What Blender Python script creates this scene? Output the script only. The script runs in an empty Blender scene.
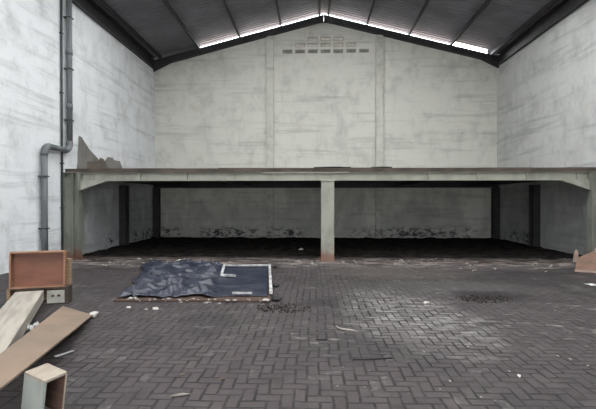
import bpy, bmesh, math, random
from mathutils import Vector, Matrix, noise, Euler
random.seed(7)
scn = bpy.context.scene
COL = scn.collection
R = math.radians

# ------------------------------------------------------------------ camera
F = 430.0; CH = 1.6; YAW = math.atan(15 / F); HZ = 201.0
cs, sn = math.cos(YAW), math.sin(YAW)
cam = bpy.data.objects.new('camera', bpy.data.cameras.new('camera'))
COL.objects.link(cam)
cam.location = (0, 0, CH)
cam.rotation_euler = (math.pi / 2 - math.atan(3.5 / F), 0, YAW)
cam.data.sensor_width = 36; cam.data.lens = 36 * F / 596
cam.data.clip_end = 500
scn.camera = cam

def onz(px, py, z=0.0):                    # point of height z (lengths in metres)
    d = F * (CH - z) / (py - HZ); r = (px - 298) / F * d
    return Vector((r * cs - d * sn, d * cs + r * sn, z))
def ond(px, py, d):
    r = (px - 298) / F * d
    return Vector((r * cs - d * sn, d * cs + r * sn, CH + (HZ - py) / F * d))

# ------------------------------------------------------------------ room sizes
XL, XR, YB, YF = -6.8, 7.7, 18.3, -7.0
XC = 0.45
ZE = 7.2
def zr(x): return 9.16 - 0.2545 * abs(x - XC)      # underside of rafter
RD, PD = 0.26, 0.20

# ------------------------------------------------------------------ node helpers
class V:
    def __init__(s, nt, sock): s.nt, s.s = nt, sock
    def _m(s, op, o=None, c=None, clamp=False):
        n = s.nt.nodes.new('ShaderNodeMath'); n.operation = op; n.use_clamp = clamp
        s.nt.links.new(s.s, n.inputs[0])
        for i, q in ((1, o), (2, c)):
            if q is None: continue
            if isinstance(q, V): s.nt.links.new(q.s, n.inputs[i])
            else: n.inputs[i].default_value = q
        return V(s.nt, n.outputs[0])
    def __add__(s, o): return s._m('ADD', o)
    def __sub__(s, o): return s._m('SUBTRACT', o)
    def __mul__(s, o): return s._m('MULTIPLY', o)
    def __truediv__(s, o): return s._m('DIVIDE', o)
    def floor(s): return s._m('FLOOR')
    def frac(s): return s._m('FRACT')
    def abs(s): return s._m('ABSOLUTE')
    def mod(s, o): return s._m('FLOORED_MODULO', o)
    def min(s, o): return s._m('MINIMUM', o)
    def max(s, o): return s._m('MAXIMUM', o)
    def gt(s, o): return s._m('GREATER_THAN', o)
    def lt(s, o): return s._m('LESS_THAN', o)
    def eq(s, o): return s._m('COMPARE', o, 0.3)
    def pow(s, o): return s._m('POWER', o)
    def clamp(s): return s._m('ADD', 0.0, clamp=True)
    def inv(s): return (s * -1.0) + 1.0
    def ramp(s, a, b):
        n = s.nt.nodes.new('ShaderNodeMapRange'); n.interpolation_type = 'SMOOTHSTEP'
        n.inputs['From Min'].default_value = a; n.inputs['From Max'].default_value = b
        s.nt.links.new(s.s, n.inputs['Value']); return V(s.nt, n.outputs[0])

class Mat:
    def __init__(s, name, rough=0.8, metal=0.0, spec=0.3):
        s.m = bpy.data.materials.new(name); s.m.use_nodes = True
        s.nt = s.m.node_tree
        s.b = s.nt.nodes['Principled BSDF']
        s.b.inputs['Roughness'].default_value = rough
        s.b.inputs['Metallic'].default_value = metal
        s.b.inputs['Specular IOR Level'].default_value = spec
        tc = s.nt.nodes.new('ShaderNodeTexCoord'); s.co = tc.outputs['Object']
        g = s.nt.nodes.new('ShaderNodeNewGeometry'); s.pos = g.outputs['Position']
    def xyz(s, world=True):
        n = s.nt.nodes.new('ShaderNodeSeparateXYZ'); s.nt.links.new(s.pos if world else s.co, n.inputs[0])
        return [V(s.nt, n.outputs[i]) for i in range(3)]
    def noise(s, scale, sc3=(1, 1, 1), detail=4, rough=0.55, world=False, off=(0, 0, 0), dist=0.0):
        mp = s.nt.nodes.new('ShaderNodeMapping'); mp.inputs['Scale'].default_value = sc3; mp.inputs['Location'].default_value = off
        s.nt.links.new(s.pos if world else s.co, mp.inputs[0])
        n = s.nt.nodes.new('ShaderNodeTexNoise'); n.inputs['Scale'].default_value = scale
        n.inputs['Detail'].default_value = detail; n.inputs['Roughness'].default_value = rough; n.inputs['Distortion'].default_value = dist
        s.nt.links.new(mp.outputs[0], n.inputs['Vector']); return V(s.nt, n.outputs['Fac'])
    def rand(s, *vs):
        c = s.nt.nodes.new('ShaderNodeCombineXYZ')
        for i, v in enumerate(vs): s.nt.links.new(v.s, c.inputs[i])
        w = s.nt.nodes.new('ShaderNodeTexWhiteNoise'); w.noise_dimensions = '3D'
        s.nt.links.new(c.outputs[0], w.inputs['Vector']); return V(s.nt, w.outputs['Value'])
    def col(s, c):
        n = s.nt.nodes.new('ShaderNodeRGB'); n.outputs[0].default_value = (*c, 1); return n.outputs[0]
    def mix(s, a, b, f):
        n = s.nt.nodes.new('ShaderNodeMix'); n.data_type = 'RGBA'
        if not isinstance(a, bpy.types.NodeSocket): a = s.col(a)
        if not isinstance(b, bpy.types.NodeSocket): b = s.col(b)
        if isinstance(f, V): s.nt.links.new(f.s, n.inputs[0])
        else: n.inputs[0].default_value = f
        s.nt.links.new(a, n.inputs[6]); s.nt.links.new(b, n.inputs[7]); return n.outputs[2]
    def base(s, c):
        if isinstance(c, bpy.types.NodeSocket): s.nt.links.new(c, s.b.inputs['Base Color'])
        else: s.b.inputs['Base Color'].default_value = (*c, 1)
        return s
    def bump(s, h, dist=0.01, strength=1.0):
        n = s.nt.nodes.new('ShaderNodeBump'); n.inputs['Distance'].default_value = dist; n.inputs['Strength'].default_value = strength
        s.nt.links.new(h.s, n.inputs['Height']); s.nt.links.new(n.outputs[0], s.b.inputs['Normal']); return s
    def roughv(s, v): s.nt.links.new(v.s, s.b.inputs['Roughness']); return s

def simple(name, c1, c2, scale=6, sc3=(1, 1, 1), rough=0.8, metal=0.0, spec=0.3, bump=0.0, lo=0.35, hi=0.65):
    m = Mat(name, rough, metal, spec); n = m.noise(scale, sc3)
    m.base(m.mix(c1, c2, n.ramp(lo, hi)))
    if bump: m.bump(n, bump)
    return m.m

# ---- whitewashed plaster
def plaster(name, light, grey, side=0, tar_and_shade=True):
    m = Mat(name, 0.9, 0, 0.15)
    x, y, z = m.xyz()
    big = m.noise(0.55, (1, 1, 1), 6, 0.6, off=(side * 7, 3, 1), dist=0.6)
    streak = m.noise(2.2, (1, 1, 0.16), 5, 0.6, off=(side * 3, 0, 5))
    course = m.noise(1.0, (0.35, 0.35, 5.0), 4, 0.6, off=(0, 9, side))
    fine = m.noise(14, (1, 1, 1), 5, 0.65)
    c = m.mix(light, grey, big.ramp(0.5, 0.8) * 0.8)
    c = m.mix(c, [q * 0.72 for q in grey], (streak.ramp(0.55, 0.78)) * 0.35)
    c = m.mix(c, [q * 0.7 for q in grey], (course.ramp(0.5, 0.72)) * 0.45)
    c = m.mix(c, [q * 0.8 for q in grey], m.noise(1.7, (1, 1, .8), 7, 0.7, off=(side, 2, 6)).ramp(0.46, 0.72) * 0.5)
    c = m.mix(c, (0.34, 0.27, 0.21), (m.noise(0.8, off=(side * 5 + 2, 4, 4), detail=7, rough=0.7).ramp(0.6, 0.74)) * 0.4)
    c = m.mix(c, (0.72, 0.73, 0.71), (fine.ramp(0.55, 0.75)) * 0.25)
    # speckles where the paint has flaked
    fl = m.noise(7, (1, 1, 0.8), 6, 0.75, off=(side * 11, 0, 0))
    zone = m.noise(0.9, off=(1, side * 4, 8)).ramp(0.48, 0.62)
    c = m.mix(c, (0.16, 0.16, 0.17), fl.ramp(0.665, 0.70) * zone * (z.ramp(4.0, 1.5)) * 0.8)
    if tar_and_shade:       # tarry black marks along the foot of the wall, then painted deck shade
        s = m.noise(3.2, (1, 1, 1.6), 6, 0.75, off=(3, 2, 2)).ramp(0.47, 0.56)
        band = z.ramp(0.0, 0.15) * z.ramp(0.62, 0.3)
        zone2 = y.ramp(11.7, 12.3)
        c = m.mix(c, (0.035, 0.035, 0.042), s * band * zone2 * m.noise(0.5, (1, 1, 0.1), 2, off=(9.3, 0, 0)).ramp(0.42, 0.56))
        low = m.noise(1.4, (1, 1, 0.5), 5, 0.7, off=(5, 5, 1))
        c = m.mix(c, (0.13, 0.13, 0.135), (low + (z * -0.10)).ramp(0.22, 0.44) * (z.ramp(2.25, 2.05)) * zone2 * 0.3)  # shade below the mezzanine deck mixed into the plaster colour
    m.base(c); m.bump(fine + big * 0.6 + course * 0.8, 0.012, 0.8)
    return m.m
M = {}
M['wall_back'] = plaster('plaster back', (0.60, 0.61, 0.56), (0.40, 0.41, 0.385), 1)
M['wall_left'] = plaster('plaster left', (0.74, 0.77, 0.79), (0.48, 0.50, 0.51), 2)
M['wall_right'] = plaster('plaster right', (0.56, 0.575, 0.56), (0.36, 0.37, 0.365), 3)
M['pier'] = plaster('plaster pier', (0.56, 0.57, 0.52), (0.38, 0.39, 0.36), 4)

# ---- herringbone pavers
def pavers():
    m = Mat('herringbone pavers', 0.75, 0, 0.35)
    x, y, z = m.xyz()
    W = 0.108
    wob = m.noise(0.9, detail=4) * 0.10
    gx = (x + wob) / W; gy = (y + m.noise(1.1, off=(4, 4, 0), detail=4) * 0.10) / W
    i, j = gx.floor(), gy.floor(); u, v = gx.frac(), gy.frac()
    k = (i - j).mod(4.0)
    k0, k1, k2, k3 = k.eq(0.0), k.eq(1.0), k.eq(2.0), k.eq(3.0)
    d = (u + k1 * 9).min(u.inv() + k0 * 9).min(v + k2 * 9).min(v.inv() + k3 * 9)
    bi = i - k1; bj = j - k2
    horiz = k0 + k1
    rnd = m.rand(bi, bj, horiz); rnd2 = m.rand(bj, bi, horiz + 3.0)
    jw = m.noise(3, detail=4, rough=.7)
    joint = (d - (jw * 0.12)).ramp(0.06, 0.0) * (jw.ramp(0.3, 0.6) * .7 + .3)
    big = m.noise(0.5, detail=5, rough=0.65, off=(2, 0, 0))
    c = m.mix((0.104, 0.083, 0.088), (0.132, 0.108, 0.112), rnd)
    c = m.mix(c, (0.062, 0.05, 0.051), rnd2.gt(0.85) * 0.4)
    c = m.mix(c, (0.062, 0.06, 0.06), big.ramp(0.45, 0.62) * 0.7)
    c = m.mix(c, (0.05, 0.044, 0.044), m.noise(2.6, detail=7, rough=.75, off=(1, 7, 0)).ramp(0.5, 0.66) * 0.65)
    grit = m.noise(30, detail=4, rough=0.7)
    c = m.mix(c, (0.175, 0.16, 0.155), grit.ramp(0.52, 0.75) * 0.6)
    c = m.mix(c, (0.19, 0.175, 0.17), m.noise(1.6, (1, 1, 1), 6, 0.7, off=(8, 1, 0)).ramp(0.5, 0.68) * 0.55)
    c = m.mix(c, (0.012, 0.010, 0.011), joint * 0.85)
    rag = m.noise(1.8, detail=6, rough=0.75, off=(0, 6, 0))
    def blob(cx, cy, rx, ry, soft=0.7, amp=1.1, rot=0.0):
        dx, dy = x - cx, y - cy
        ca, sa = math.cos(rot), math.sin(rot)
        a = (dx * ca + dy * sa) / rx; b = (dy * ca - dx * sa) / ry
        r = (a * a + b * b)
        return (r + (rag - 0.5) * amp * 2).ramp(1.0 + soft * 0.4, 1.0 - soft)
    # cement residue on the pavers
    smear = m.noise(6, (0.55, 1.6, 1), 5, 0.7)
    res = blob(1.35, 6.1, 0.95, 1.7, 0.9, 1.4, 0.18)
    res = (res * (rnd * 0.6 + 0.4) * smear.ramp(0.36, 0.58)) * joint.inv()
    c = m.mix(c, (0.5, 0.48, 0.465), res)
    res2 = (blob(2.9, 5.6, 1.3, 0.45, 0.9, 1.6).max(blob(4.6, 6.6, 1.4, 0.4, 0.9, 1.8)).max(blob(2.3, 7.6, 0.9, 0.5, 0.9, 1.5)).max(blob(0.1, 5.2, 0.5, 0.6, 0.9, 1.8))) * rnd2.gt(0.45) * smear.ramp(0.5, 0.62)
    c = m.mix(c, (0.42, 0.40, 0.385), res2 * 0.8)
    fine = m.noise(9, detail=6, rough=.75)
    odd = m.rand(bi + 7.0, bj, horiz).gt(0.94) * fine.ramp(0.48, 0.62)
    c = m.mix(c, (0.30, 0.285, 0.28), odd * 0.7)
    # sandy smear, dark oily stain
    c = m.mix(c, (0.185, 0.16, 0.14), blob(1.9, 9.6, 1.7, 0.8, 1.0, 0.9) * 0.6)
    c = m.mix(c, (0.15, 0.148, 0.142), blob(2.3, 8.0, 1.9, 0.8, 1.0, 0.9) * 0.45)
    c = m.mix(c, (0.022, 0.021, 0.022), blob(2.95, 7.35, 0.75, 0.45, 0.9, 1.2) * 0.85)
    c = m.mix(c, (0.03, 0.028, 0.028), blob(0.2, 6.75, 0.45, 0.35, 0.9, 1.2) * 0.55)
    # earthy, dusty strip in front of the mezzanine
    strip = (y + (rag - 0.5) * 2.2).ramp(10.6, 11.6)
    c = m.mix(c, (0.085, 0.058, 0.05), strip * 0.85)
    dust = m.noise(3.0, (0.5, 2.2, 1), 6, 0.75, off=(5, 5, 5)).ramp(0.47, 0.60)
    c = m.mix(c, (0.85, 0.76, 0.70), dust * (y + (rag - 0.5) * 2.2).ramp(9.9, 11.0) * (y.ramp(12.4, 11.7)) * 0.8)
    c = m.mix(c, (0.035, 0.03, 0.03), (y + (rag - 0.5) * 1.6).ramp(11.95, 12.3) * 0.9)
    c = m.mix((0, 0, 0), c, 0.43)
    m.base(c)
    m.bump(joint.inv() * 0.5 + rnd * 0.25 + grit * 0.12, 0.012, 0.9)
    m.roughv(rnd * 0.15 + 0.62)
    return m.m
M['pavers'] = pavers()

def steel(name, c1, c2, rust=True, top=1.0):
    m = Mat(name, 0.6, 0.0, 0.4); x, y, z = m.xyz()
    n = m.noise(3, (1, 1, 0.5), 6, 0.65)
    c = m.mix(c1, c2, n.ramp(0.4, 0.65))
    if rust:
        r = (m.noise(5, detail=6, rough=0.7) * 0.6 + z * -0.75).ramp(0.0, 0.26)
        c = m.mix(c, (0.17, 0.075, 0.05), r * 0.85)
        c = m.mix(c, (0.16, 0.10, 0.07), m.noise(6, (1, 1, 0.3), 6, 0.7, off=(4, 1, 1)).ramp(0.64, 0.72) * 0.6)
    m.base(c).bump(n, 0.004); return m.m
M['steel_green'] = steel('painted grey green steel', (0.215, 0.228, 0.195), (0.155, 0.165, 0.14))
M['steel_post'] = steel('painted pale grey post', (0.28, 0.285, 0.245), (0.21, 0.215, 0.185))
M['steel_beam'] = steel('painted grey beam', (0.32, 0.33, 0.285), (0.24, 0.245, 0.21), rust=False)
M['steel_dark'] = simple('dark primer steel', (0.02, 0.021, 0.024), (0.035, 0.034, 0.036), 3, rough=0.55, spec=0.4)
M['soil'] = simple('black earth', (0.010, 0.009, 0.009), (0.030, 0.026, 0.024), 4, rough=1.0, spec=0.05, bump=0.03)
M['dirt'] = simple('dark dirt', (0.02, 0.018, 0.017), (0.05, 0.042, 0.038), 9, rough=1.0, spec=0.05, bump=0.01)
M['deck'] = simple('deck timber', (0.096, 0.076, 0.062), (0.052, 0.044, 0.038), 5, (0.4, 1, 1), rough=0.9, bump=0.004)
M['roof'] = simple('grey roofing sheet', (0.19, 0.19, 0.215), (0.145, 0.145, 0.165), 1.2, rough=0.55, spec=0.4)
M['pvc'] = simple('grey plastic pipe', (0.155, 0.17, 0.18), (0.105, 0.115, 0.12), 4, (1, 1, 0.4), rough=0.45)
M['pvc_dark'] = simple('dark conduit', (0.06, 0.065, 0.07), (0.04, 0.043, 0.046), 4, rough=0.5)
M['tan'] = simple('tan wood', (0.270, 0.188, 0.120), (0.195, 0.128, 0.083), 5, (1, 1, 8), rough=0.7)
M['redwood'] = simple('reddish veneer', (0.20, 0.085, 0.055), (0.15, 0.065, 0.043), 2, (1, 1, 3), rough=0.5)
M['rim'] = simple('orange brown wood edge', (0.304, 0.168, 0.104), (0.232, 0.124, 0.076), 4, (1, 1, 6), rough=0.55)
M['darkwood'] = simple('dark stained board', (0.045, 0.035, 0.03), (0.07, 0.055, 0.045), 4, (1, 1, 6), rough=0.7)
M['palewood'] = simple('weathered pale timber', (0.360, 0.330, 0.288), (0.252, 0.234, 0.204), 2.5, (.6, 5, 5), rough=0.85, bump=0.004)
M['ply'] = simple('brown plywood', (0.240, 0.174, 0.129), (0.180, 0.138, 0.105), 1.6, (1, 1, 1), rough=0.8, lo=0.3, hi=0.7)
M['crateface'] = simple('pale painted board', (0.308, 0.322, 0.301), (0.238, 0.252, 0.231), 3, (1, 1, 0.5), rough=0.7)
M['cratetop'] = simple('dusty pale wood', (0.340, 0.299, 0.245), (0.272, 0.231, 0.190), 4, (4, 1, 1), rough=0.8)
M['cratein'] = simple('dark wood inside', (0.12, 0.07, 0.055), (0.08, 0.045, 0.036), 4, (1, 1, 5), rough=0.8)
M['whitepanel'] = simple('off white board', (0.400, 0.392, 0.352), (0.336, 0.328, 0.296), 4, rough=0.7)
M['hole'] = simple('black recess', (0.01, 0.01, 0.01), (0.02, 0.02, 0.02), 3)
M['white'] = simple('dull white plastic', (0.55, 0.56, 0.56), (0.24, 0.24, 0.25), 6, rough=0.6)
M['crumb'] = simple('pale mortar', (0.36, 0.33, 0.30), (0.22, 0.20, 0.19), 12, rough=0.95)
M['whitecrumb'] = simple('white plaster bit', (0.50, 0.49, 0.46), (0.34, 0.33, 0.31), 12, rough=0.9)
M['paper'] = simple('creased white paper', (0.6, 0.6, 0.58), (0.45, 0.45, 0.44), 10, rough=0.9)
M['redboard'] = simple('damp red brown plywood', (0.081, 0.049, 0.038), (0.055, 0.039, 0.033), 3, (0.6, 3, 1), rough=0.85)
M['greyboard'] = simple('weathered grey plywood', (0.180, 0.176, 0.162), (0.126, 0.117, 0.108), 3, (1, 1, 0.4), rough=0.9)
M['brownboard'] = simple('weathered brown board', (0.125, 0.108, 0.09), (0.085, 0.075, 0.064), 4, rough=0.9)
M['card'] = simple('pinkish brown board', (0.210, 0.130, 0.098), (0.154, 0.098, 0.077), 4, (1, 1, 3), rough=0.85)
M['cardedge'] = simple('pale pink wood edge', (0.375, 0.285, 0.240), (0.300, 0.225, 0.195), 6, rough=0.85)
M['olive'] = simple('olive cloth', (0.13, 0.125, 0.07), (0.09, 0.085, 0.05), 6, rough=0.95)
M['leaf'] = simple('dry leaf', (0.24, 0.19, 0.14), (0.15, 0.11, 0.08), 9, rough=0.9)
M['black'] = simple('black rubber', (0.012, 0.012, 0.013), (0.02, 0.02, 0.02), 9, rough=0.6)
M['ventblock'] = simple('grey concrete block', (0.40, 0.40, 0.37), (0.30, 0.30, 0.28), 6, rough=0.95)
M['ground'] = simple('outside bounce ground', (0.62, 0.50, 0.43), (0.55, 0.44, 0.38), 0.7, rough=0.95)  # pale and pinkish to reflect warm light onto the roof underside
def tarpmat():
    m = Mat('navy plastic tarpaulin', 0.34, 0, 0.5)
    n = m.noise(3, detail=6, rough=0.65); f = m.noise(22, (1, 1, 1), 4)
    c = m.mix((0.014, 0.018, 0.034), (0.028, 0.033, 0.05), n.ramp(0.4, 0.65))
    c = m.mix(c, (0.10, 0.104, 0.112), m.noise(2.2, (1, 1, 1), 7, 0.75, off=(2, 3, 1)).ramp(0.5, 0.72) * 0.55)
    c = m.mix(c, (0.012, 0.012, 0.016), m.noise(4, detail=5, rough=0.7, off=(7, 7, 1)).ramp(0.58, 0.66) * 0.8)
    m.base(c).bump(n + f * 0.3, 0.012, 0.4); m.roughv(n * 0.4 + 0.2); return m.m
M['tarp'] = tarpmat()
def glassmat():
    m = bpy.data.materials.new('milky roof light'); m.use_nodes = True; nt = m.node_tree
    nt.nodes.clear(); o = nt.nodes.new('ShaderNodeOutputMaterial'); mx = nt.nodes.new('ShaderNodeMixShader')
    t = nt.nodes.new('ShaderNodeBsdfTransparent'); d = nt.nodes.new('ShaderNodeBsdfTranslucent')
    n = nt.nodes.new('ShaderNodeTexNoise'); n.inputs['Scale'].default_value = 3
    r = nt.nodes.new('ShaderNodeMapRange'); r.inputs['To Min'].default_value = 0.1; r.inputs['To Max'].default_value = 0.3
    nt.links.new(n.outputs[0], r.inputs[0]); nt.links.new(r.outputs[0], mx.inputs[0])
    d.inputs[0].default_value = (1, 0.985, 0.965, 1); t.inputs[0].default_value = (1, 0.985, 0.965, 1)
    nt.links.new(t.outputs[0], mx.inputs[1]); nt.links.new(d.outputs[0], mx.inputs[2]); nt.links.new(mx.outputs[0], o.inputs[0])
    return m
M['skylight'] = glassmat()

# ------------------------------------------------------------------ mesh helpers
def obj(name, bm, mat, parent=None, loc=None, rot=None, smooth=False, bevel=0.0):
    me = bpy.data.meshes.new(name)
    bmesh.ops.recalc_face_normals(bm, faces=bm.faces)
    bm.to_mesh(me); bm.free()
    me.materials.append(M[mat] if isinstance(mat, str) else mat)
    if smooth:
        for p in me.polygons: p.use_smooth = True
    o = bpy.data.objects.new(name, me); COL.objects.link(o)
    if parent: o.parent = parent
    if loc is not None: o.location = loc
    if rot is not None: o.rotation_euler = rot
    if bevel:
        b = o.modifiers.new('bevel', 'BEVEL'); b.width = bevel; b.segments = 2; b.limit_method = 'ANGLE'
    return o
def thing(name, label, cat, loc=(0, 0, 0), rot=(0, 0, 0), group=None):
    o = bpy.data.objects.new(name, None); COL.objects.link(o); o.empty_display_size = 0.1
    o.location = loc; o.rotation_euler = rot; return tag(o, label, cat, group)
def tag(o, label, cat, group=None, kind=None):
    o['label'] = label; o['category'] = cat
    if group: o['group'] = group
    if kind: o['kind'] = kind
    return o
def struct(o, label=None):
    o['kind'] = 'structure'
    if label: o['label'] = label
    return o
def box(bm, x0, x1, y0, y1, z0, z1):
    vs = [bm.verts.new((x, y, z)) for x in (x0, x1) for y in (y0, y1) for z in (z0, z1)]
    for f in ((0, 1, 3, 2), (4, 6, 7, 5), (0, 4, 5, 1), (2, 3, 7, 6), (0, 2, 6, 4), (1, 5, 7, 3)):
        bm.faces.new([vs[i] for i in f])
    return bm
def nbox(*a):
    bm = bmesh.new()
    if isinstance(a[0], (tuple, list)):
        for q in a: box(bm, *q)
    else: box(bm, *a)
    return bm
def prism(pts, dvec, bm=None):            # polygon pts (3D) extruded by dvec
    bm = bm or bmesh.new(); d = Vector(dvec)
    a = [bm.verts.new(p) for p in pts]; b = [bm.verts.new(Vector(p) + d) for p in pts]
    bm.faces.new(a); bm.faces.new(list(reversed(b)))
    n = len(pts)
    for i in range(n): bm.faces.new((a[i], a[(i + 1) % n], b[(i + 1) % n], b[i]))
    return bm
def tube(path, r, seg=16, bm=None):
    bm = bm or bmesh.new(); path = [Vector(p) for p in path]; rings = []
    up = None
    for i, p in enumerate(path):
        t = (path[min(i + 1, len(path) - 1)] - path[max(i - 1, 0)]).normalized()
        if up is None: up = t.orthogonal().normalized()
        up = (up - t * up.dot(t)).normalized(); s = t.cross(up)
        rr = r[i] if isinstance(r, (list, tuple)) else r
        rings.append([bm.verts.new(p + (up * math.cos(2 * math.pi * k / seg) + s * math.sin(2 * math.pi * k / seg)) * rr) for k in range(seg)])
    for a, b in zip(rings, rings[1:]):
        for k in range(seg): bm.faces.new((a[k], a[(k + 1) % seg], b[(k + 1) % seg], b[k]))
    bm.faces.new(rings[0]); bm.faces.new(list(reversed(rings[-1])))
    return bm
def arc(p0, c, p1, n=6):                   # quadratic bend
    p0, c, p1 = Vector(p0), Vector(c), Vector(p1)
    return [(1 - t) ** 2 * p0 + 2 * t * (1 - t) * c + t * t * p1 for t in [i / n for i in range(n + 1)]]

# ------------------------------------------------------------------ the shell
struct(obj('ground', nbox(-40, 40, -40, 60, -0.5, -0.06), 'ground'))  # unseen ground plane, added to bounce light up under the roof overhang
struct(obj('floor', nbox(XL - 0.2, XR + 0.2, YF - 0.2, YB + 0.2, -0.06, 0), 'pavers'))
struct(obj('wall_left', nbox(XL - 0.2, XL, YF - 0.2, YB + 0.2, -0.06, ZE), 'wall_left'))
struct(obj('wall_right', nbox(XR, XR + 0.2, YF - 0.2, YB + 0.2, -0.06, ZE), 'wall_right'))

# back wall with the pyramid of vent openings
PX = 430 / 18.3
ventx = [325.4 + 12.7 * k for k in range(-3, 4)]
VW, VH = 0.42, 0.17
slots = []
for row, (py, ks) in enumerate(((51.8, range(-3, 4)), (45.7, range(-2, 3)), (39.6, range(-1, 2)))):
    for k in ks:
        p = ond(325.4 + 12.7 * k, py, 18.3)
        slots.append((p.x, p.z, row))
cx0 = slots[3][0]
slots = []
for row, ks in enumerate((range(-3, 4), range(-2, 3), range(-1, 2))):
    for k in ks: slots.append((cx0 + k * 0.54, 7.95 + row * 0.262, row))
def inslot(x, z): return any(abs(x - a) < VW / 2 and abs(z - b) < VH / 2 for a, b, _ in slots)
xs = sorted({XL, XR, XC} | {round(a + s * VW / 2, 5) for a, _, _ in slots for s in (-1, 1)})
zs = [0.0 - 0.06, ZE] + sorted({round(b + s * VH / 2, 5) for _, b, _ in slots for s in (-1, 1)})
bm = bmesh.new(); T = 0.18
def cell(x0, x1, z00, z01, z10, z11):      # bottom/top heights at either side
    prism([(x0, YB, z00), (x1, YB, z10), (x1, YB, z11), (x0, YB, z01)], (0, T, 0), bm)
for a, b in zip(xs, xs[1:]):
    if b - a > 2:                                   # plain outer bays
        cell(a, b, -0.06, zr(a) + 0.02, -0.06, zr(b) + 0.02); continue
    zl = [z for z in zs]
    for c, d in zip(zl, zl[1:]):
        if inslot((a + b) / 2, (c + d) / 2): continue
        ta, tb = zr(a) + 0.02, zr(b) + 0.02
        cell(a, b, c, min(d, ta), c, min(d, tb))
    ta, tb = zr(a) + 0.02, zr(b) + 0.02
    if min(ta, tb) > zs[-1]: cell(a, b, zs[-1], ta, zs[-1], tb)
bmesh.ops.remove_doubles(bm, verts=bm.verts, dist=0.0005)
struct(obj('wall_back', bm, 'wall_back'))
# pilasters
for i, px in enumerate((270.2, 378.8)):
    x = ond(px, 100, 18.25).x
    struct(obj('trim_%d' % (i + 1), nbox(x - 0.15, x + 0.15, YB - 0.14, YB + 0.02, 0, zr(x) - .002), 'pier', bevel=0.01), 'shallow concrete pier on back wall')
# hollow vent blocks in the openings
vent0 = None
for a, b, row in slots:
    t = thing('vent_block', ('grey louvred vent block in the lowest row of the gable opening', 'grey louvred vent block in the middle row, lit from behind', 'grey louvred vent block in the top row of the gable pyramid')[row], 'vent block', (a, YB, b), group='vent blocks, ' + ('lowest row', 'middle row', 'top row')[row])
    w, h = VW / 2, VH / 2
    obj('frame', nbox((-w, w, 0.005, T - .005, -h, -h + 0.02), (-w, w, 0.005, T - .005, h - 0.02, h), (-w, -w + 0.02, 0.005, T - .005, -h + .02, h - .02), (w - 0.02, w, 0.005, T - .005, -h + .02, h - .02)), 'ventblock', t)
    n = 4 if row == 0 else 3
    for s in range(n):
        zz = -h + 0.02 + (VH - 0.04) * (s + 0.5) / n
        sl = nbox(-w + 0.021, w - 0.021, -0.055, 0.055, -0.006, 0.006)
        obj('slat', sl, 'ventblock', t, (0, 0.09, zz), (R(-38 if row == 0 else 1), 0, 0))

# front wall with wide doorway, behind the camera
DX0, DX1, DZ = -3.6, 4.5, 2.5
bm = nbox((XL, DX0, YF - 0.2, YF, -0.06, ZE), (DX1, XR, YF - 0.2, YF, -0.06, ZE), (DX0, DX1, YF - 0.2, YF, DZ, ZE))
prism([(XL, YF - 0.2, ZE), (XR, YF - 0.2, ZE), (XR, YF - 0.2, zr(XR)), (XC, YF - 0.2, zr(XC)), (XL, YF - 0.2, zr(XL))], (0, 0.2, 0), bm)
struct(obj('wall_front', bm, 'wall_right'))

# rib profile roof sheets with roof lights
YE = YB + 0.15; YS = YF - 0.6
prof = []; y = YS
while y < YE:
    for dy, dz in ((0, 0), (0.035, 0.03), (0.075, 0.03), (0.11, 0)): prof.append((y + dy, dz))
    y += 0.2
def sheetz(x): return zr(x) + RD + PD + 0.005
lights = []
for k in range(6):
    y0 = -6.3 + k * 3.6
    for s in (-1, 1): lights.append((XC + s * 3.4 - 2.4, XC + s * 3.4 + 2.4, y0, y0 + 1.4))
hx = ond(341.5, 1, 16.0).x
lights.append((hx - 0.19, hx + 0.19, 15.75, 16.25))
gapx = (ond(452, 50, 18.3).x, ond(484, 50, 18.3).x)
xs = sorted({XL - 0.5, XC, XR + 0.5, *gapx} | {q for l in lights for q in l[:2]})
bm = bmesh.new(); grid = {}
for a, x in enumerate(xs):
    for b, (y, dz) in enumerate(prof): grid[a, b] = bm.verts.new((x, y, sheetz(x) + dz))
for a in range(len(xs) - 1):
    for b in range(len(prof) - 1):
        mx_, my_ = (xs[a] + xs[a + 1]) / 2, (prof[b][0] + prof[b + 1][0]) / 2
        if any(l[0] < mx_ < l[1] and l[2] < my_ < l[3] for l in lights): continue
        if gapx[0] < mx_ < gapx[1] and my_ > 18.16: continue      # torn end of the sheet
        bm.faces.new((grid[a, b], grid[a + 1, b], grid[a + 1, b + 1], grid[a, b + 1]))
struct(obj('ceiling', bm, 'roof'))
sk = 0
for l in lights:
    bm = bmesh.new()
    p = [(l[0] - .03, l[2] - .1, sheetz(l[0] - .03) + .045), (l[1] + .03, l[2] - .1, sheetz(l[1] + .03) + .045), (l[1] + .03, l[3] + .1, sheetz(l[1] + .03) + .045), (l[0] - .03, l[3] + .1, sheetz(l[0] - .03) + .045)]
    bm.faces.new([bm.verts.new(q) for q in p]); sk += 1
    struct(obj('window_%d' % sk, bm, 'skylight'), 'milky roof light')
struct(obj('trim_3', prism([(XC - .25, YS, sheetz(XC - .25) + .035), (XC, YS, sheetz(XC) + .045), (XC + .25, YS, sheetz(XC + .25) + .035), (XC, YS, sheetz(XC) + .06)], (0, YE - YS, 0)), 'roof'))

for k, (xa, xb) in enumerate(((XL - .15, -4.9), (gapx[1] + .02, XR + .15))):
    struct(obj('trim_%d' % (4 + k), prism([(xa, YB + .02, zr(xa) + .021), (xb, YB + .02, zr(xb) + .021), (xb, YB + .02, sheetz(xb) - .002), (xa, YB + .02, sheetz(xa) - .002)], (0, .03, 0)), 'roof'), 'dark flashing closing the gap under the roof sheets')
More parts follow.
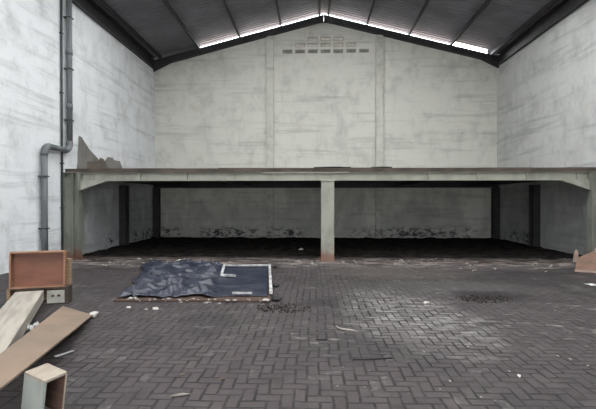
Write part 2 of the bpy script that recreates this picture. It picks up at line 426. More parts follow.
# steel frame of the roof: purlins, gable rafters, eave beams
def cchan(w, h, t, y0, y1, flip=1):
    return nbox((-w / 2, w / 2, y0, y1, 0, t), (-w / 2, w / 2, y0, y1, h - t, h), (-w / 2 * flip - t / 2, -w / 2 * flip + t / 2, y0, y1, 0, h))
names = {0.19: 'ridge', 1.8: 'first', 3.55: 'second', 5.3: 'third', 6.95: 'eave'}
for dx, w in names.items():
    for s in (-1, 1):
        x = XC + s * dx
        if x < XL: x = XL + 0.12
        side = 'left' if s < 0 else 'right'
        lab = {'ridge': f'dark steel purlin beside the roof ridge on its {side} side',
               'first': f'dark steel purlin on {side} roof slope, next below the ridge pair',
               'second': f'dark steel purlin halfway down the {side} roof slope',
               'third': f'dark steel purlin low on {side} roof slope, next above the eave one',
               'eave': f'dark steel purlin running above the {side} wall at the eave'}[w]
        o = obj('purlin', cchan(0.07, PD - .012, 0.008, YF, YE - 0.05, s), 'steel_dark', loc=(x, 0, zr(x) + RD), rot=(0, math.atan(0.2545) * s, 0))
        tag(o, lab, 'roof beam', 'purlins')
def rafter(y, w, s, name, lab):
    t = thing(name, lab, 'roof beam', (0, 0, 0))
    xe = (XL + 0.01) if s < 0 else (XR - 0.01)
    def strip(dz0, dz1, y0, y1):
        return [(xe, y0, zr(xe) + dz0), (XC + s * .003, y0, zr(XC) + dz0), (XC + s * .003, y0, zr(XC) + dz1), (xe, y0, zr(xe) + dz1)], (0, y1 - y0, 0)
    obj('flange', prism(*strip(0.0, 0.02, y - w / 2, y + w / 2)), 'steel_dark', t)
    obj('flange', prism(*strip(RD - 0.02, RD - 0.002, y - w / 2, y + w / 2)), 'steel_dark', t)
    obj('web', prism(*strip(0.02, RD - 0.02, y - 0.012, y + 0.012)), 'steel_dark', t)
    obj('haunch', prism([(xe, y - .07, zr(xe) - 0.22), (xe - s * 0.9, y - .07, zr(xe - s * .9) - .001), (xe, y - .07, zr(xe) - .001)], (0, 0.05, 0)), 'steel_dark', t)
    obj('ridge_plate', prism([(XC + s * .003, y - .09, zr(XC) - 0.10), (XC + s * .5, y - .09, zr(XC + .5) + 0.0), (XC + s * .5, y - .09, zr(XC + .5) + 0.2), (XC + s * .003, y - .09, zr(XC) + 0.25)], (0, 0.012, 0)), 'steel_dark', t)
    return t
rafter(YB - 0.12, 0.17, -1, 'rafter', 'dark steel rafter sloping along the left half of the gable wall')
rafter(YB - 0.12, 0.17, 1, 'rafter', 'dark steel rafter sloping along the right half of the gable wall')
for s, nm, x in ((-1, 'left', XL), (1, 'right', XR)):
    e = 0.47
    xa, xb = (x - 0.2, x + 0.12) if s < 0 else (x - 0.12, x + 0.2)
    t = thing('eave_beam', f'deep dark steel beam running along the top of the {nm} wall', 'roof beam', (0, 0, 0))
    obj('flange', nbox(xa, xb, YF, YB - 0.21, ZE, ZE + 0.02), 'steel_dark', t)
    obj('flange', nbox(xa, xb, YF, YB - 0.21, ZE + e, ZE + e + 0.02), 'steel_dark', t)
    xm = x - 0.02 * s
    obj('web', nbox(min(x + s * .03, x + s * .1), max(x + s * .03, x + s * .1), YF, YB + 0.015, ZE + 0.02, ZE + e), 'steel_dark', t)

# ------------------------------------------------------------------ mezzanine
YM = 11.68; ZS = 2.15; ZT = 2.50
mz = thing('mezzanine', 'low steel mezzanine with pale front beam and plank deck across the hall', 'mezzanine')
# front beam: flanges + web
FB0, FB1 = XL + 0.02, XR - 0.02
fb = obj('front_beam', nbox((FB0, FB1, YM - .1, YM + .1, ZS, ZS + .02), (FB0, FB1, YM - .1, YM + .1, ZT - .14, ZT - .12), (FB0, FB1, YM - .02, YM - .0, ZS + .02, ZT - .14)), 'steel_beam', mz)
for k in range(11):
    x = FB0 + 0.75 + k * 1.3
    obj('stiffener', nbox(x - .006, x + .006, YM - .09, YM - .021, ZS + .02, ZT - .14), 'steel_beam', fb)
def hcol(x, y, w, d, z1, mat, name, parent, turn=False, t=0.018):
    if not turn:      # flanges face the camera
        b = nbox((x - w / 2, x + w / 2, y - d / 2, y - d / 2 + t, 0, z1), (x - w / 2, x + w / 2, y + d / 2 - t, y + d / 2, 0, z1), (x - t / 2, x + t / 2, y - d / 2 + t, y + d / 2 - t, 0, z1))
    else:             # web faces the camera
        b = nbox((x - w / 2, x - w / 2 + t, y - d / 2, y + d / 2, 0, z1), (x + w / 2 - t, x + w / 2, y - d / 2, y + d / 2, 0, z1), (x - w / 2 + t, x + w / 2 - t, y - t / 2, y + t / 2, 0, z1))
    return obj(name, b, mat, parent, bevel=0.003)
pc = ond(327.5, 240, YM).x
post = hcol(pc, YM, 0.35, 0.3, ZS - .001, 'steel_post', 'post', mz)
obj('base_plate', nbox(pc - .24, pc + .24, YM - .22, YM + .22, 0, .02), 'steel_green', post)
obj('cap_plate', nbox(pc - .19, pc + .19, YM - .17, YM + .17, ZS - .02, ZS - .002), 'steel_post', post)
LCX, RCX = XL + 0.225, XR - 0.225
lc = hcol(LCX, YM - 0.12, 0.42, 0.24, ZT - .12, 'steel_green', 'post', mz, True)
rc = hcol(RCX, YM - 0.12, 0.42, 0.24, ZT - .12, 'steel_green', 'post', mz, True)
for c, x in ((lc, LCX), (rc, RCX)):
    obj('base_plate', nbox(x - .27 if x > 0 else x - .22, x + .22 if x > 0 else x + .27, YM - .29, YM + .05, 0, .02), 'steel_green', c)
    obj('cap_plate', nbox(x - .22, x + .22, YM - .26, YM + .02, ZT - .14, ZT - .121), 'steel_green', c)
    obj('stiffener', nbox(x + .05, x + .062, YM - .23, YM - .13, 0.02, ZT - .14), 'steel_green', c)
for s, x in ((1, LCX + 0.21), (-1, RCX - 0.21)):
    obj('bracket', prism([(x, YM - .12, ZS - .002), (x + s * 0.66, YM - .12, ZS - .002), (x + s * 0.03, YM - .12, ZS - 0.23), (x, YM - .12, ZS - .23)], (0, 0.03, 0)), 'steel_beam', mz)
    obj('flange', prism([(x + s * 0.68, YM - .2, ZS - .015), (x + s * 0.02, YM - .2, ZS - 0.24), (x + s * 0.02, YM - .2, ZS - .26), (x + s * .7, YM - .2, ZS - .03)], (0, 0.18, 0)), 'steel_beam', mz)
# rear and side posts under the deck
for x in (XL + .14, XR - .14):
    for y in (14.95, YB - .2):
        hcol(x, y, 0.24, 0.3, ZS, 'steel_dark', 'post', mz)
obj('added_rear_beam', nbox((FB0, FB1, YB - .26, YB - .16, ZS, ZS + .02), (FB0, FB1, YB - .26, YB - .16, ZT - .14, ZT - .12), (FB0, FB1, YB - .215, YB - .205, ZS + .02, ZT - .14)), 'steel_dark', mz)  # dark beam added to supply the shade under the back of the deck
# joists and plank deck
for k in range(5):
    x = XL + 1.2 + k * 3.0
    obj('joist', nbox((x - .06, x + .06, YM + .1, YB - .27, ZS + .01, ZS + .025), (x - .06, x + .06, YM + .1, YB - .27, ZT - .14, ZT - .125), (x - .006, x + .006, YM + .1, YB - .27, ZS + .025, ZT - .14)), 'steel_dark', mz)
bm = bmesh.new(); x = XL + .01
while x < XR - .02:
    x1 = min(x + random.uniform(0.9, 1.6), XR - .01)
    dz = random.uniform(-0.006, 0.008); dy = random.uniform(-0.02, 0.02)
    box(bm, x + .002, x1 - .002, YM - .12 + dy, YB - .06, ZT - .118, ZT - .012 + dz); x = x1
obj('deck', bm, 'deck', mz)

# ------------------------------------------------------------------ soil under the mezzanine
def hf(name, x0, x1, y0, y1, nx, ny, fn, mat):
    bm = bmesh.new(); g = {}
    for i in range(nx + 1):
        for j in range(ny + 1):
            x = x0 + (x1 - x0) * i / nx; y = y0 + (y1 - y0) * j / ny
            g[i, j] = bm.verts.new(fn(x, y))
    for i in range(nx):
        for j in range(ny): bm.faces.new((g[i, j], g[i + 1, j], g[i + 1, j + 1], g[i, j + 1]))
    return obj(name, bm, mat, smooth=True)
def soilz(x, y):
    e = y - 12.05 - 0.35 * noise.noise(Vector((x * 0.8, 1.3, 0))) - 0.2 * noise.noise(Vector((x * 3, 4.3, 0)))
    k = max(0.0, min(1.0, e / 0.5))
    n = noise.fractal(Vector((x * 1.7, y * 1.7, 0)), 0.8, 2.1, 5)
    return Vector((x, y, -0.03 + k * (0.06 + 0.035 * n + 0.05 * abs(noise.noise(Vector((x * 6, y * 6, 2)))))))
tag(hf('soil', XL + .01, XR - .01, 11.6, YB - .01, 190, 90, soilz, 'soil'), 'black loose earth and ash covering the floor under the mezzanine', 'soil', kind='stuff')

# ------------------------------------------------------------------ drain pipes on left wall
RP = 0.075
pxw = XL + 0.12
yu = 11.60; yl = 10.48
t = thing('drain_pipe', 'thick grey plastic drainpipe jogging sideways on the left wall', 'pipe', (pxw, yl, 0))
def rel(p): return Vector(p) - Vector((pxw, yl, 0))
zj = 2.98
up = [(pxw, yu, ZE - .05), (pxw, yu, zj + .25)]
obj('pipe', tube([rel(q) for q in up], RP), 'pvc', t, smooth=True)
obj('pipe', tube([rel(q) for q in ((pxw, yu - .2, zj), (pxw, yl + .2, zj))], RP), 'pvc', t, smooth=True)
obj('pipe', tube([rel(q) for q in ((pxw, yl, zj - .2), (pxw, yl, 0.0))], RP), 'pvc', t, smooth=True)
obj('elbow', tube([rel(q) for q in arc((pxw, yu, zj + .26), (pxw, yu, zj), (pxw, yu - .22, zj), 8)], RP + .012), 'pvc', t, smooth=True)
obj('elbow', tube([rel(q) for q in arc((pxw, yl + .22, zj), (pxw, yl, zj), (pxw, yl, zj - .24), 8)], RP + .012), 'pvc', t, smooth=True)
for z in (4.1, 5.6): obj('socket', tube([rel((pxw, yu, z)), rel((pxw, yu, z + .16))], RP + .01), 'pvc', t, smooth=True)
for z in (0.9, 2.2): obj('clamp', nbox(-.118, .082, -.082, .082, z, z + .03), 'pvc_dark', t)
for z in (3.8, 5.2, 6.6): obj('clamp', nbox(-.118, .082, yu - yl - .082, yu - yl + .082, z, z + .03), 'pvc_dark', t)
yc = 11.37
t = thing('conduit', 'thin dark conduit running straight down beside the thick drainpipe', 'pipe', (XL + .04, yc, 0))
obj('pipe', tube([(0, 0, 0), (0, 0, ZE - .05)], .03, 10), 'pvc_dark', t, smooth=True)
for z in (1.4, 2.6, 4.5, 6.1): obj('clamp', nbox(-.038, .035, -.05, .05, z, z + .025), 'steel_dark', t)

# ------------------------------------------------------------------ boards on the mezzanine, against the left wall
ZD = ZT - 0.004
def board_up(pxs, d, depth_off, mat, lab, name='plywood_offcut', lean=0.0, th=0.018, cat='board'):
    pts = [ond(px, py, d) for px, py in pxs]
    zmin = min(p.z for p in pts)
    base = Vector((sum(p.x for p in pts) / len(pts), pts[0].y, ZD))
    loc = []
    for p in pts:
        loc.append((max(p.x, XL + .02) - base.x, (p.z - zmin) * lean, p.z - zmin))
    o = obj(name, prism(loc, (0, th, 0)), mat, loc=base); return tag(o, lab, cat, 'broken boards on the mezzanine')
board_up([(76.8, 168), (77.5, 160), (74.9, 152), (75.6, 146), (76.2, 133.5), (79.5, 134.5), (88, 147), (98, 157), (101.5, 168)], 12.35, 0, 'greyboard', 'tall pointed grey plywood offcut standing against left wall on mezzanine', lean=0.12)
board_up([(87, 168), (86.5, 160.5), (97.5, 160), (101, 168)], 12.1, 0, 'brownboard', 'small squarish brown offcut standing before the pointed grey one', lean=0.1)
board_up([(100, 168), (97.4, 161), (99.5, 156), (103, 157.5), (108.5, 168)], 12.25, 0, 'brownboard', 'narrow dark slanted offcut between the pointed and the low wide one', lean=0.12)
board_up([(107.5, 168), (103.5, 160), (107.5, 154.5), (112, 155.8), (114, 158), (119.6, 159), (123.2, 168)], 12.5, 0, 'greyboard', 'low wide grey offcut with broken top, rightmost of the boards on mezzanine', lean=0.1)
for px, w, lab in ((332, 1.0, 'thin dark warped sheet lying on the deck edge above the middle post'), (381, .55, 'short thin dark sheet lying on deck edge right of the middle post')):
    p = ond(px, 168, YM)
    bm = bmesh.new()
    for k in range(6):
        a, b = -w / 2 + w * k / 6, -w / 2 + w * (k + 1) / 6
        za, zb = [.004 + .010 * math.sin(3.1 * q / w + 1.5) ** 2 for q in (a, b)]
        prism([(a, 0, za), (b, 0, zb), (b, 0, zb + .014), (a, 0, za + .014)], (0, .6, 0), bm)
    tag(obj('thin_sheet', bm, 'black', loc=(p.x, YM - .1, ZD)), lab, 'sheet')

# ------------------------------------------------------------------ cabinet and drawer at left
a0 = onz(6, 307); a1 = onz(70, 307)
ang = R(17)
W_, H_, D_ = 0.85, 0.68, 0.24
ZL = 0.26
cb = thing('cabinet', 'low tan side cabinet with open dark front and pale two-hole panel', 'cabinet', a0, (0, 0, ang))
obj('side_panel', prism([(0, 0, 0), (0, D_, 0), (0, D_, H_ - .09), (0, .17, H_ - .09), (0, .17, ZL), (0, 0, ZL)], (.045, 0, 0)), 'tan', cb)
obj('side_panel', nbox(W_ - .05, W_, 0, D_, 0, ZL), 'darkwood', cb, bevel=.003)
obj('side_panel', nbox(W_ - .09, W_, .17, D_, ZL, H_), 'tan', cb, bevel=.004)
obj('back_panel', nbox(.046, W_ - .091, D_ - .02, D_, .03, H_ - .1), 'tan', cb)
obj('shelf', nbox(.046, W_ - .051, 0.0, D_ - .021, ZL - .02, ZL), 'darkwood', cb)
obj('shelf', nbox(.046, W_ - .051, 0.0, D_ - .021, 0.0, .02), 'darkwood', cb)
# pale panel with two holes
pb = bmesh.new()
xl_, xr_ = W_ - .30, W_ - .055; zl_, zh_ = 0.02, 0.215
hs = []
xsn = [xl_, xl_ + .06, xl_ + .10, xl_ + .145, xl_ + .185, xr_]; zsn = [zl_, .115, .15, zh_]
for i in range(5):
    for j in range(3):
        if j == 1 and i in (1, 3): continue
        box(pb, xsn[i], xsn[i + 1], -.012, .006, zsn[j], zsn[j + 1])
bmesh.ops.remove_doubles(pb, verts=pb.verts, dist=.0005)
obj('front_panel', pb, 'whitepanel', cb)
dr = thing('drawer', 'reddish brown wooden drawer stood on its side in front of cabinet top', 'drawer', Matrix.Rotation(ang, 4, 'Z') @ Vector((.03, 0.0, ZL + .002)) + a0, (R(-2), 0, ang))
DW, DH, DD = 0.765, 0.56, 0.14
obj('bottom_panel', nbox(.02, DW - .02, DD - .015, DD, .02, DH - .02), 'redwood', dr)
obj('side_panel', nbox(.022, DW - .022, 0, DD, DH - .022, DH), 'rim', dr, bevel=.003)
obj('side_panel', nbox(.022, DW - .022, 0, DD, 0, .022), 'rim', dr, bevel=.003)
obj('front_panel', nbox(DW - .022, DW, 0, DD, 0, DH), 'rim', dr, bevel=.003)
obj('back_panel', nbox(0, .022, 0, DD, 0, DH), 'rim', dr, bevel=.003)

# ------------------------------------------------------------------ timber lying from lower left
def beam_between(p0, p1, w, h, name, mat, lab, cat, roll=0.0, z_up=Vector((0, 0, 1))):
    p0, p1 = Vector(p0), Vector(p1); d = (p1 - p0); L = d.length; d.normalize()
    s = d.cross(z_up).normalized(); u = s.cross(d).normalized()
    m = Matrix((d, s, u)).transposed().to_4x4(); m.translation = p0
    o = obj(name, nbox(0, L, -w / 2, w / 2, 0, h), mat, bevel=0.006); o.matrix_basis = m
    return tag(o, lab, cat)
beam_between((-2.70, 3.1, 0.0), (-4.15, 6.15, 0.13), 0.36, 0.15, 'timber_post', 'palewood', 'thick pale weathered timber lying from lower left up to the cabinet', 'timber')
# plywood sheet
A = onz(92, 316.5, .03); B = onz(62, 307.5, .03)
dl = onz(0, 391, .38) - A
ext = 1.25
C_ = A + dl * ext; D2 = B + (onz(8, 349.5, .30) - B) * 1.5
n_ = (B - A).cross(dl).normalized()
if n_.z < 0: n_ = -n_
o = obj('plywood_sheet', prism([Vector(p) - A for p in (A, B, D2, C_)], n_ * .02), 'ply', loc=A, bevel=.003)
tag(o, 'long brown plywood sheet sloping from the floor up over the small crate', 'board')
# small crate
t0 = [onz(44, 382, .33), onz(23.5, 375.5, .33), onz(46, 365, .33), onz(66.5, 371.5, .33)]
tilt = Matrix.Rotation(R(6), 3, 'Y')
cr = thing('wooden_crate', 'small pale wooden crate with open dark side, under the plywood sheet', 'crate', t0[0] - tilt @ Vector((0, 0, .33)), (0, R(6), 0))
o3 = Vector((t0[0].x, t0[0].y, 0))
eL = (t0[1] - t0[0]); eR = (t0[3] - t0[0]); eL.z = eR.z = 0; eB = eL + eR
Z = Vector((0, 0, 1)); th = .018; HC = .33
uL, uR = eL.normalized(), eR.normalized()
obj('top_panel', prism([Vector((0, 0, HC - th)), eL + Z * (HC - th), eB + Z * (HC - th), eR + Z * (HC - th)], Z * th), 'cratetop', cr)
obj('bottom_panel', prism([Vector((0, 0, 0)), eL, eB, eR], Z * th), 'cratetop', cr)
obj('side_panel', prism([Z * th, eL + Z * th, eL + Z * (HC - th), Z * (HC - th)], uR * th), 'crateface', cr)
obj('back_panel', prism([eL + uR * th + Z * th, eB - uR * th + Z * th, eB - uR * th + Z * (HC - th), eL + uR * th + Z * (HC - th)], -uL * th), 'cratein', cr)
obj('side_panel', prism([eR + Z * th, eB + Z * th, eB + Z * (HC - th), eR + Z * (HC - th)], -uR * th), 'cratein', cr)
obj('edge_strip', prism([eR * .93 + Z * th + uL * -.003, eR + Z * th + uL * -.003, eR + Z * (HC - th) + uL * -.003, eR * .93 + Z * (HC - th) + uL * -.003], uL * .012), 'cratetop', cr)

# ------------------------------------------------------------------ small finds in the left corner
def lump(name, p, r, mat, lab, cat, group=None, flat=0.5, seed=0, sub=2):
    bm = bmesh.new(); bmesh.ops.create_icosphere(bm, subdivisions=sub, radius=r)
    for v in bm.verts:
        k = 1 + 0.45 * noise.noise(v.co / r * 1.3 + Vector((seed, seed * 2, 0)))
        v.co = Vector((v.co.x * k * 1.2, v.co.y * k, v.co.z * k * flat))
    mz_ = min(v.co.z for v in bm.verts)
    for v in bm.verts: v.co.z -= mz_ + .002
    o = obj(name, bm, mat, loc=p, rot=(0, 0, seed)); return tag(o, lab, cat, group)
lump('foam_scrap', onz(93.5, 317.5), .05, 'whitecrumb', 'rounded cream foam scrap at far corner of the brown plywood sheet', 'scrap', seed=1, flat=.8)
def crumple(name, p, r, mat, lab, cat, h=.05, rot=0):
    bm = bmesh.new(); bmesh.ops.create_grid(bm, x_segments=9, y_segments=9, size=r)
    for v in bm.verts:
        v.co.z = h * abs(noise.noise(v.co * 9 / r * .2 + Vector((rot, 3, 1)))) * 2 + .004
        v.co.x += .2 * r * noise.noise(v.co * 11)
    bmesh.ops.solidify(bm, geom=bm.faces[:], thickness=.003)
    return tag(obj(name, bm, mat, loc=p, rot=(0, 0, rot)), lab, cat)
pp = onz(30, 330, .17)
crumple('crumpled_paper', onz(33, 329.5, .07), .06, 'paper', 'crumpled white paper caught between the timber and plywood sheet', 'paper', .07, .4)
beam_between(onz(32, 333, .06), onz(50, 321.5, .03), .07, .012, 'wood_slat', 'palewood', 'thin pale slat half hidden beside the plywood sheet', 'slat')
o = obj('plastic_shard', prism([(0, 0, .003), (.05, -.02, .003), (.10, .17, .01), (.07, .18, .01)], (0, 0, .004)), 'white', loc=onz(53, 357), rot=(0, 0, -.25)); tag(o, 'narrow pale plastic shard on the pavers behind the small crate', 'scrap')

# ------------------------------------------------------------------ board, tarpaulin, frame
bz = .03
bp = [onz(113, 302, 0), onz(271, 302.5, 0), onz(269, 264.5, 0), onz(155, 265.5, 0)]
c0 = bp[0]
o = obj('plywood_board', prism([p - c0 for p in bp], (0, 0, bz)), 'redboard', loc=c0, bevel=.004)
tag(o, 'large damp reddish brown board under the navy tarpaulin', 'board')
tq = [onz(120, 298.5, bz), onz(268, 297, bz), onz(267.5, 265, bz), onz(147, 264.5, bz)]
def tarp_pt(u, v):
    a = tq[0].lerp(tq[1], u); b = tq[3].lerp(tq[2], u); p = a.lerp(b, v)
    eu = min(u, 1 - u); ev = min(v, 1 - v)
    w = .22 * (noise.noise(Vector((u * 9, v * 5, 5))) + .6 * noise.noise(Vector((u * 23, v * 16, 9))))
    if v < .5: p.y += w * (1 - v * 2) * (1.0 if u < .6 else .4)
    if u < .3: p.x += w * (1 - u / .3) * 1.2
    w2 = (1 - abs(noise.noise(Vector((p.x * 1.1 + .9 * p.y, p.y * 1.3 - p.x * .4, 3)))) * 1.6) ** 2; r2 = max(0, 1 - abs(noise.noise(Vector((p.x * 1.6 - p.y, p.y * 2.8 + p.x * .6, 8)))) * 2.0) ** 2; r3 = abs(noise.noise(Vector((p.x * 9 + p.y * 3, p.y * 7, 1))))
    h = .075 * max(0, w2) + .075 * r2 + .035 * r3
    infr = max(0, min(1, (u - .58) / .06))
    h *= (1 - .82 * infr)
    k = min(1, min(eu, ev) / .05)
    p.z = bz + .008 + h * (.35 + .65 * k)
    return p
bm = bmesh.new(); g = {}; NU, NV = 150, 110
for i in range(NU + 1):
    for j in range(NV + 1): g[i, j] = bm.verts.new(tarp_pt(i / NU, j / NV) - tq[0])
for i in range(NU):
    for j in range(NV): bm.faces.new((g[i, j], g[i + 1, j], g[i + 1, j + 1], g[i, j + 1]))
o = obj('tarpaulin', bm, 'tarp', loc=tq[0], smooth=True)
sm = o.modifiers.new('thickness', 'SOLIDIFY'); sm.thickness = .003
tag(o, 'crumpled navy blue plastic tarpaulin spread over the board on the floor', 'tarpaulin')
fz = bz + .045
fr = thing('metal_frame', 'white rectangular frame lying on the right end of the tarpaulin', 'frame', onz(271, 294, fz))
fo = onz(271, 294, fz)
fc = [onz(216, 294, fz), onz(271, 294, fz), onz(269.5, 266, fz), onz(224.5, 266, fz)]
def bar(p0, p1, w, h, par, mat='white', name='rail'):
    d = (p1 - p0).normalized(); s = Vector((-d.y, d.x, 0)) * w / 2
    return obj(name, prism([p0 - s - fo, p1 - s - fo, p1 + s - fo, p0 + s - fo], (0, 0, h)), mat, par)
bar(fc[1], fc[2], .05, .05, fr); bar(fc[2], fc[3].lerp(fc[2], .5), .10, .03, fr); bar(fc[3].lerp(fc[2], .5), fc[3], .04, .03, fr)
bar(fc[0].lerp(fc[3], .55), fc[3], .05, .05, fr); bar(fc[1].lerp(fc[0], .7), fc[1].lerp(fc[0], .35), .04, .03, fr)
e = fc[0].lerp(fc[3], .55)
bar(e, e + Vector((.30, -.08, 0)), .04, .045, fr, name='crossbar')
for px, py, r, lb in ((275, 268, .06, 'black rubber scrap by far right corner of the tarpaulin'), (275.5, 287, .07, 'black rubber scrap beside right edge of the white frame'), (276, 301, .08, 'black rubber scrap on the pavers off the near right corner of the board')):
    lump('rubber_scrap', onz(px, py, 0), r, 'black', lb, 'scrap', seed=px, flat=.45)

# ------------------------------------------------------------------ leaning board and cloth at far right
q0 = onz(575, 271.5)
wx = thing('broken_crate', 'pinkish brown broken crate leaning against the right column', 'crate', q0, (0, 0, R(-32)))
def panel(pts, th, mat, name): return obj(name, prism(pts, th), mat, wx, bevel=.003)
panel([(0, 0, 0), (1.1, 0, 0), (1.1, .22, .48), (.38, .22, .48), (.05, .12, .30)], (0, .02, -.006), 'card', 'front_panel')
panel([(0, -.03, 0), (1.1, -.03, 0), (1.1, -.03, .045), (0, -.03, .045)], (0, .03, 0), 'cardedge', 'bottom_rail')
panel([(.38, .19, .44), (1.1, .19, .44), (1.1, .3, .50), (.38, .3, .50)], (0, .0, .03), 'cardedge', 'top_rail')
panel([(0.02, .03, 0), (.05, .16, .28), (.05, .5, .28), (.02, .5, 0)], (.02, 0, 0), 'card', 'side_panel')
bm = bmesh.new(); bmesh.ops.create_grid(bm, x_segments=24, y_segments=12, size=1)
for v in bm.verts:
    x, y = v.co.x, v.co.y
    v.co = Vector((x * .30, y * .13, .06 + .05 * noise.noise(Vector((x * 3, y * 2, 1))) - .05 * max(0, abs(y) - .6)))
tag(obj('cloth_rag', bm, 'olive', loc=wx.matrix_basis @ Vector((.70, .28, .55)), rot=(0, 0, R(-32)), smooth=True), 'olive cloth rag draped on top of the leaning broken crate', 'cloth').modifiers.new('t', 'SOLIDIFY').thickness = .01
o = obj('plaster_slab', prism([(-.08, 0, 0), (.07, 0, 0), (.05, 0.04, .30), (-.02, 0.04, .33)], (0, .05, 0)), 'cardedge', loc=onz(577, 262.3), rot=(0, 0, -.1))
tag(o, 'small pale pinkish slab standing at foot of the right column', 'slab')
crumple('crumpled_paper', onz(592, 285), .09, 'paper', 'flat white scrap on the pavers in front of the broken crate', 'paper', .01, .2)

# ------------------------------------------------------------------ crumbs, leaves, sticks
protos = {}
def crumb(p, r, kind, lab, grp, cat='rubble'):
    key = (kind, random.randrange(5))
    if key not in protos:
        bm = bmesh.new(); bmesh.ops.create_icosphere(bm, subdivisions=1, radius=1)
        s = key[1] * 3.1 + len(kind)
        for v in bm.verts:
            k = 1 + .6 * noise.noise(v.co * 1.4 + Vector((s, s, 1))); v.co = Vector((v.co.x * 1.5 * k, v.co.y * k, v.co.z * .5 * k + .35))
        protos[key] = obj({'crumb': 'mortar_crumb', 'whitecrumb': 'plaster_crumb'}[kind], bm, kind); o = protos[key]
    else:
        o = protos[key].copy(); COL.objects.link(o)
    o.location = p; o.scale = (r, r, r); o.rotation_euler = (0, 0, random.uniform(0, 6.3)); tag(o, lab, cat, grp); return o
def scatter(n, px0, px1, py0, py1, r0, r1, kind, lab, grp, z=0.0):
    for _ in range(n):
        crumb(onz(random.uniform(px0, px1), random.uniform(py0, py1), z), random.uniform(r0, r1), kind, lab, grp)
scatter(45, 86, 240, 258.5, 267, .012, .035, 'crumb', 'pale mortar crumb on the dusty strip left of the middle post', 'mortar crumbs left of the post')
scatter(45, 338, 455, 259, 264.5, .012, .035, 'crumb', 'pale mortar crumb scattered right of the middle post foot', 'mortar crumbs right of the post')
scatter(24, 460, 572, 259, 272, .012, .035, 'crumb', 'pale mortar crumb near the foot of the right wall', 'mortar crumbs by the right wall')
scatter(12, 280, 322, 259, 266, .02, .04, 'crumb', 'pale mortar crumb just left of the middle post foot', 'mortar crumbs at the post foot')
scatter(14, 170, 262, 299, 304, .015, .035, 'crumb', 'pale mortar crumb along the near edge of the reddish board', 'mortar crumbs before the board')
for px, py, r, lb in ((139, 259.5, .06, 'white plaster lump on dusty strip behind the tarpaulin, the leftmost'), (179, 261, .06, 'white plaster lump behind the middle of the tarpaulin'), (171, 266.5, .055, 'white plaster lump just beyond the far edge of the tarpaulin'),
                      (156, 309.5, .04, 'white plaster bit on pavers in front of the reddish board'), (301, 250, .07, 'pale plaster lump on the black earth left of middle post'), (146, 310, .02, 'tiny white plaster bit left of the one before the reddish board'),
                      (129, 308, .03, 'small white plaster bit before left corner of the reddish board'), (519.5, 377, .02, 'lone tiny white plaster bit on the right foreground pavers'), (427, 304, .05, 'white plaster bit on the cement-smeared pavers')):
    z = .06 if py < 252 else 0
    crumb(onz(px, py, z), r, 'whitecrumb', lb, 'plaster bits')
for px, py, r, lb in ((126, 293.5, .06, 'white plaster bit on the left corner of the reddish board'), (130, 299, .035, 'small white plaster bit near the front edge of the board, left'), (135, 298.5, .035, 'small white plaster bit near the front edge of board, right of another'), (266, 301, .045, 'whitish lump at the near right corner of the reddish board')):
    crumb(onz(px, py, bz), r, 'whitecrumb', lb, 'plaster bits')
scatter(26, 122, 262, 299, 301.5, .012, .03, 'crumb', 'pale mortar crumb on the uncovered near edge of the reddish board', 'mortar crumbs on the board', bz)
scatter(22, 100, 240, 262, 266, .01, .03, 'whitecrumb', 'small whitish crumb behind the tarpaulin on the dusty strip', 'whitish crumbs behind the tarpaulin')
scatter(30, 290, 590, 275, 400, .006, .014, 'crumb', 'tiny pale crumb lying alone on the open pavers', 'tiny crumbs on the open floor')
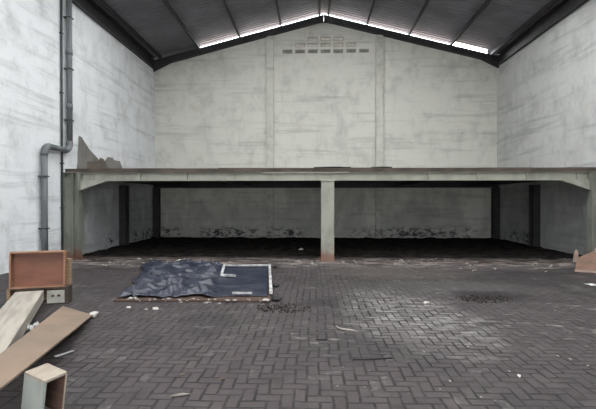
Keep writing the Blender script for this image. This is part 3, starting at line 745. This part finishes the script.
# dark dirt patches
def dirtpatch(px, py, rx, ry, lab, seed):
    c = onz(px, py); bm = bmesh.new()
    for k in range(260):
        a = random.uniform(0, 6.3); q = random.random() ** .6
        x, y = rx * q * math.cos(a), ry * q * math.sin(a); s = random.uniform(.004, .016)
        m = Matrix.Translation((x, y, s * .3)) @ Euler((random.random() * 3, random.random() * 3, random.random() * 3)).to_matrix().to_4x4() @ Matrix.Diagonal((s * 1.6, s, s * .5, 1))
        bmesh.ops.create_icosphere(bm, subdivisions=1, radius=1, matrix=m)
    tag(obj('dirt_crumbs', bm, 'dirt', loc=c), lab, 'dirt', kind='stuff')
dirtpatch(283, 308.5, .42, .28, 'scatter of dark dirt crumbs on pavers right of the board', 1)
dirtpatch(484, 299, .45, .3, 'dark dirt crumbs over the oily stain on the right', 2)
def leaf(px, py, L, lab, rot, mat='leaf'):
    pts = [(-L, 0), (-.5 * L, .28 * L), (.2 * L, .33 * L), (L, .02 * L), (.3 * L, -.25 * L), (-.5 * L, -.22 * L)]
    bm = bmesh.new(); c = bm.verts.new((0, 0, .004)); v = [bm.verts.new((x, y, .004 + .25 * abs(y))) for x, y in pts]
    for i in range(6): bm.faces.new((c, v[i], v[(i + 1) % 6]))
    bmesh.ops.solidify(bm, geom=bm.faces[:], thickness=.002)
    tag(obj('dry_leaf', bm, mat, loc=onz(px, py), rot=(0, 0, rot)), lab, 'leaf')
leaf(180, 396.5, .09, 'pale dry leaf on the pavers at bottom centre left', .3, 'crumb')
leaf(222, 380, .045, 'small brown curled leaf on the foreground pavers', .2)
leaf(183, 375, .04, 'small brown leaf left of the curled one in the foreground', 1)
def stick(a, b, r, mat, lab, name='stick', bend=.03):
    a, b = onz(*a), onz(*b); a.z = b.z = r
    n = (b - a).cross(Z).normalized(); pts = [a.lerp(b, t) + n * bend * math.sin(t * 5) - a for t in [i / 8 for i in range(9)]]
    tag(obj(name, tube(pts, r, 8), mat, loc=a, smooth=True), lab, name)
stick((336, 327.5), (354, 333), .012, 'crumb', 'pale thin stick lying near the cement-smeared pavers')
stick((353, 360.5), (393, 359.5), .007, 'black', 'thin black stick lying on pavers in the foreground centre', bend=.012)
stick((316, 340.5), (327, 340.5), .008, 'black', 'short black stick lying below the pale stick', bend=.004)

# ------------------------------------------------------------------ light
w = bpy.data.worlds.new('overcast'); scn.world = w; w.use_nodes = True
bg = w.node_tree.nodes['Background']
bg.inputs[0].default_value = (0.96, 0.98, 1.0, 1); bg.inputs[1].default_value = 5.0
def portal(loc, rot, sx, sy):
    l = bpy.data.lights.new('portal', 'AREA'); l.shape = 'RECTANGLE'; l.size = sx; l.size_y = sy; l.cycles.is_portal = True
    o = bpy.data.objects.new('portal', l); COL.objects.link(o); o.location = loc; o.rotation_euler = rot
portal(((DX0 + DX1) / 2, YF - .1, DZ / 2), (R(-90), 0, math.pi), DX1 - DX0, DZ)
for l in lights[:-1]:
    x = (l[0] + l[1]) / 2; s = -1 if x < XC else 1
    portal((x, (l[2] + l[3]) / 2, sheetz(x) + .02), (0, math.atan(.2545) * s, 0), 4.9, 1.4)

scn.view_settings.view_transform = 'Standard'; scn.view_settings.look = 'None'
scn.view_settings.gamma = 1; scn.view_settings.use_curve_mapping = False
scn.view_settings.exposure = 1.34
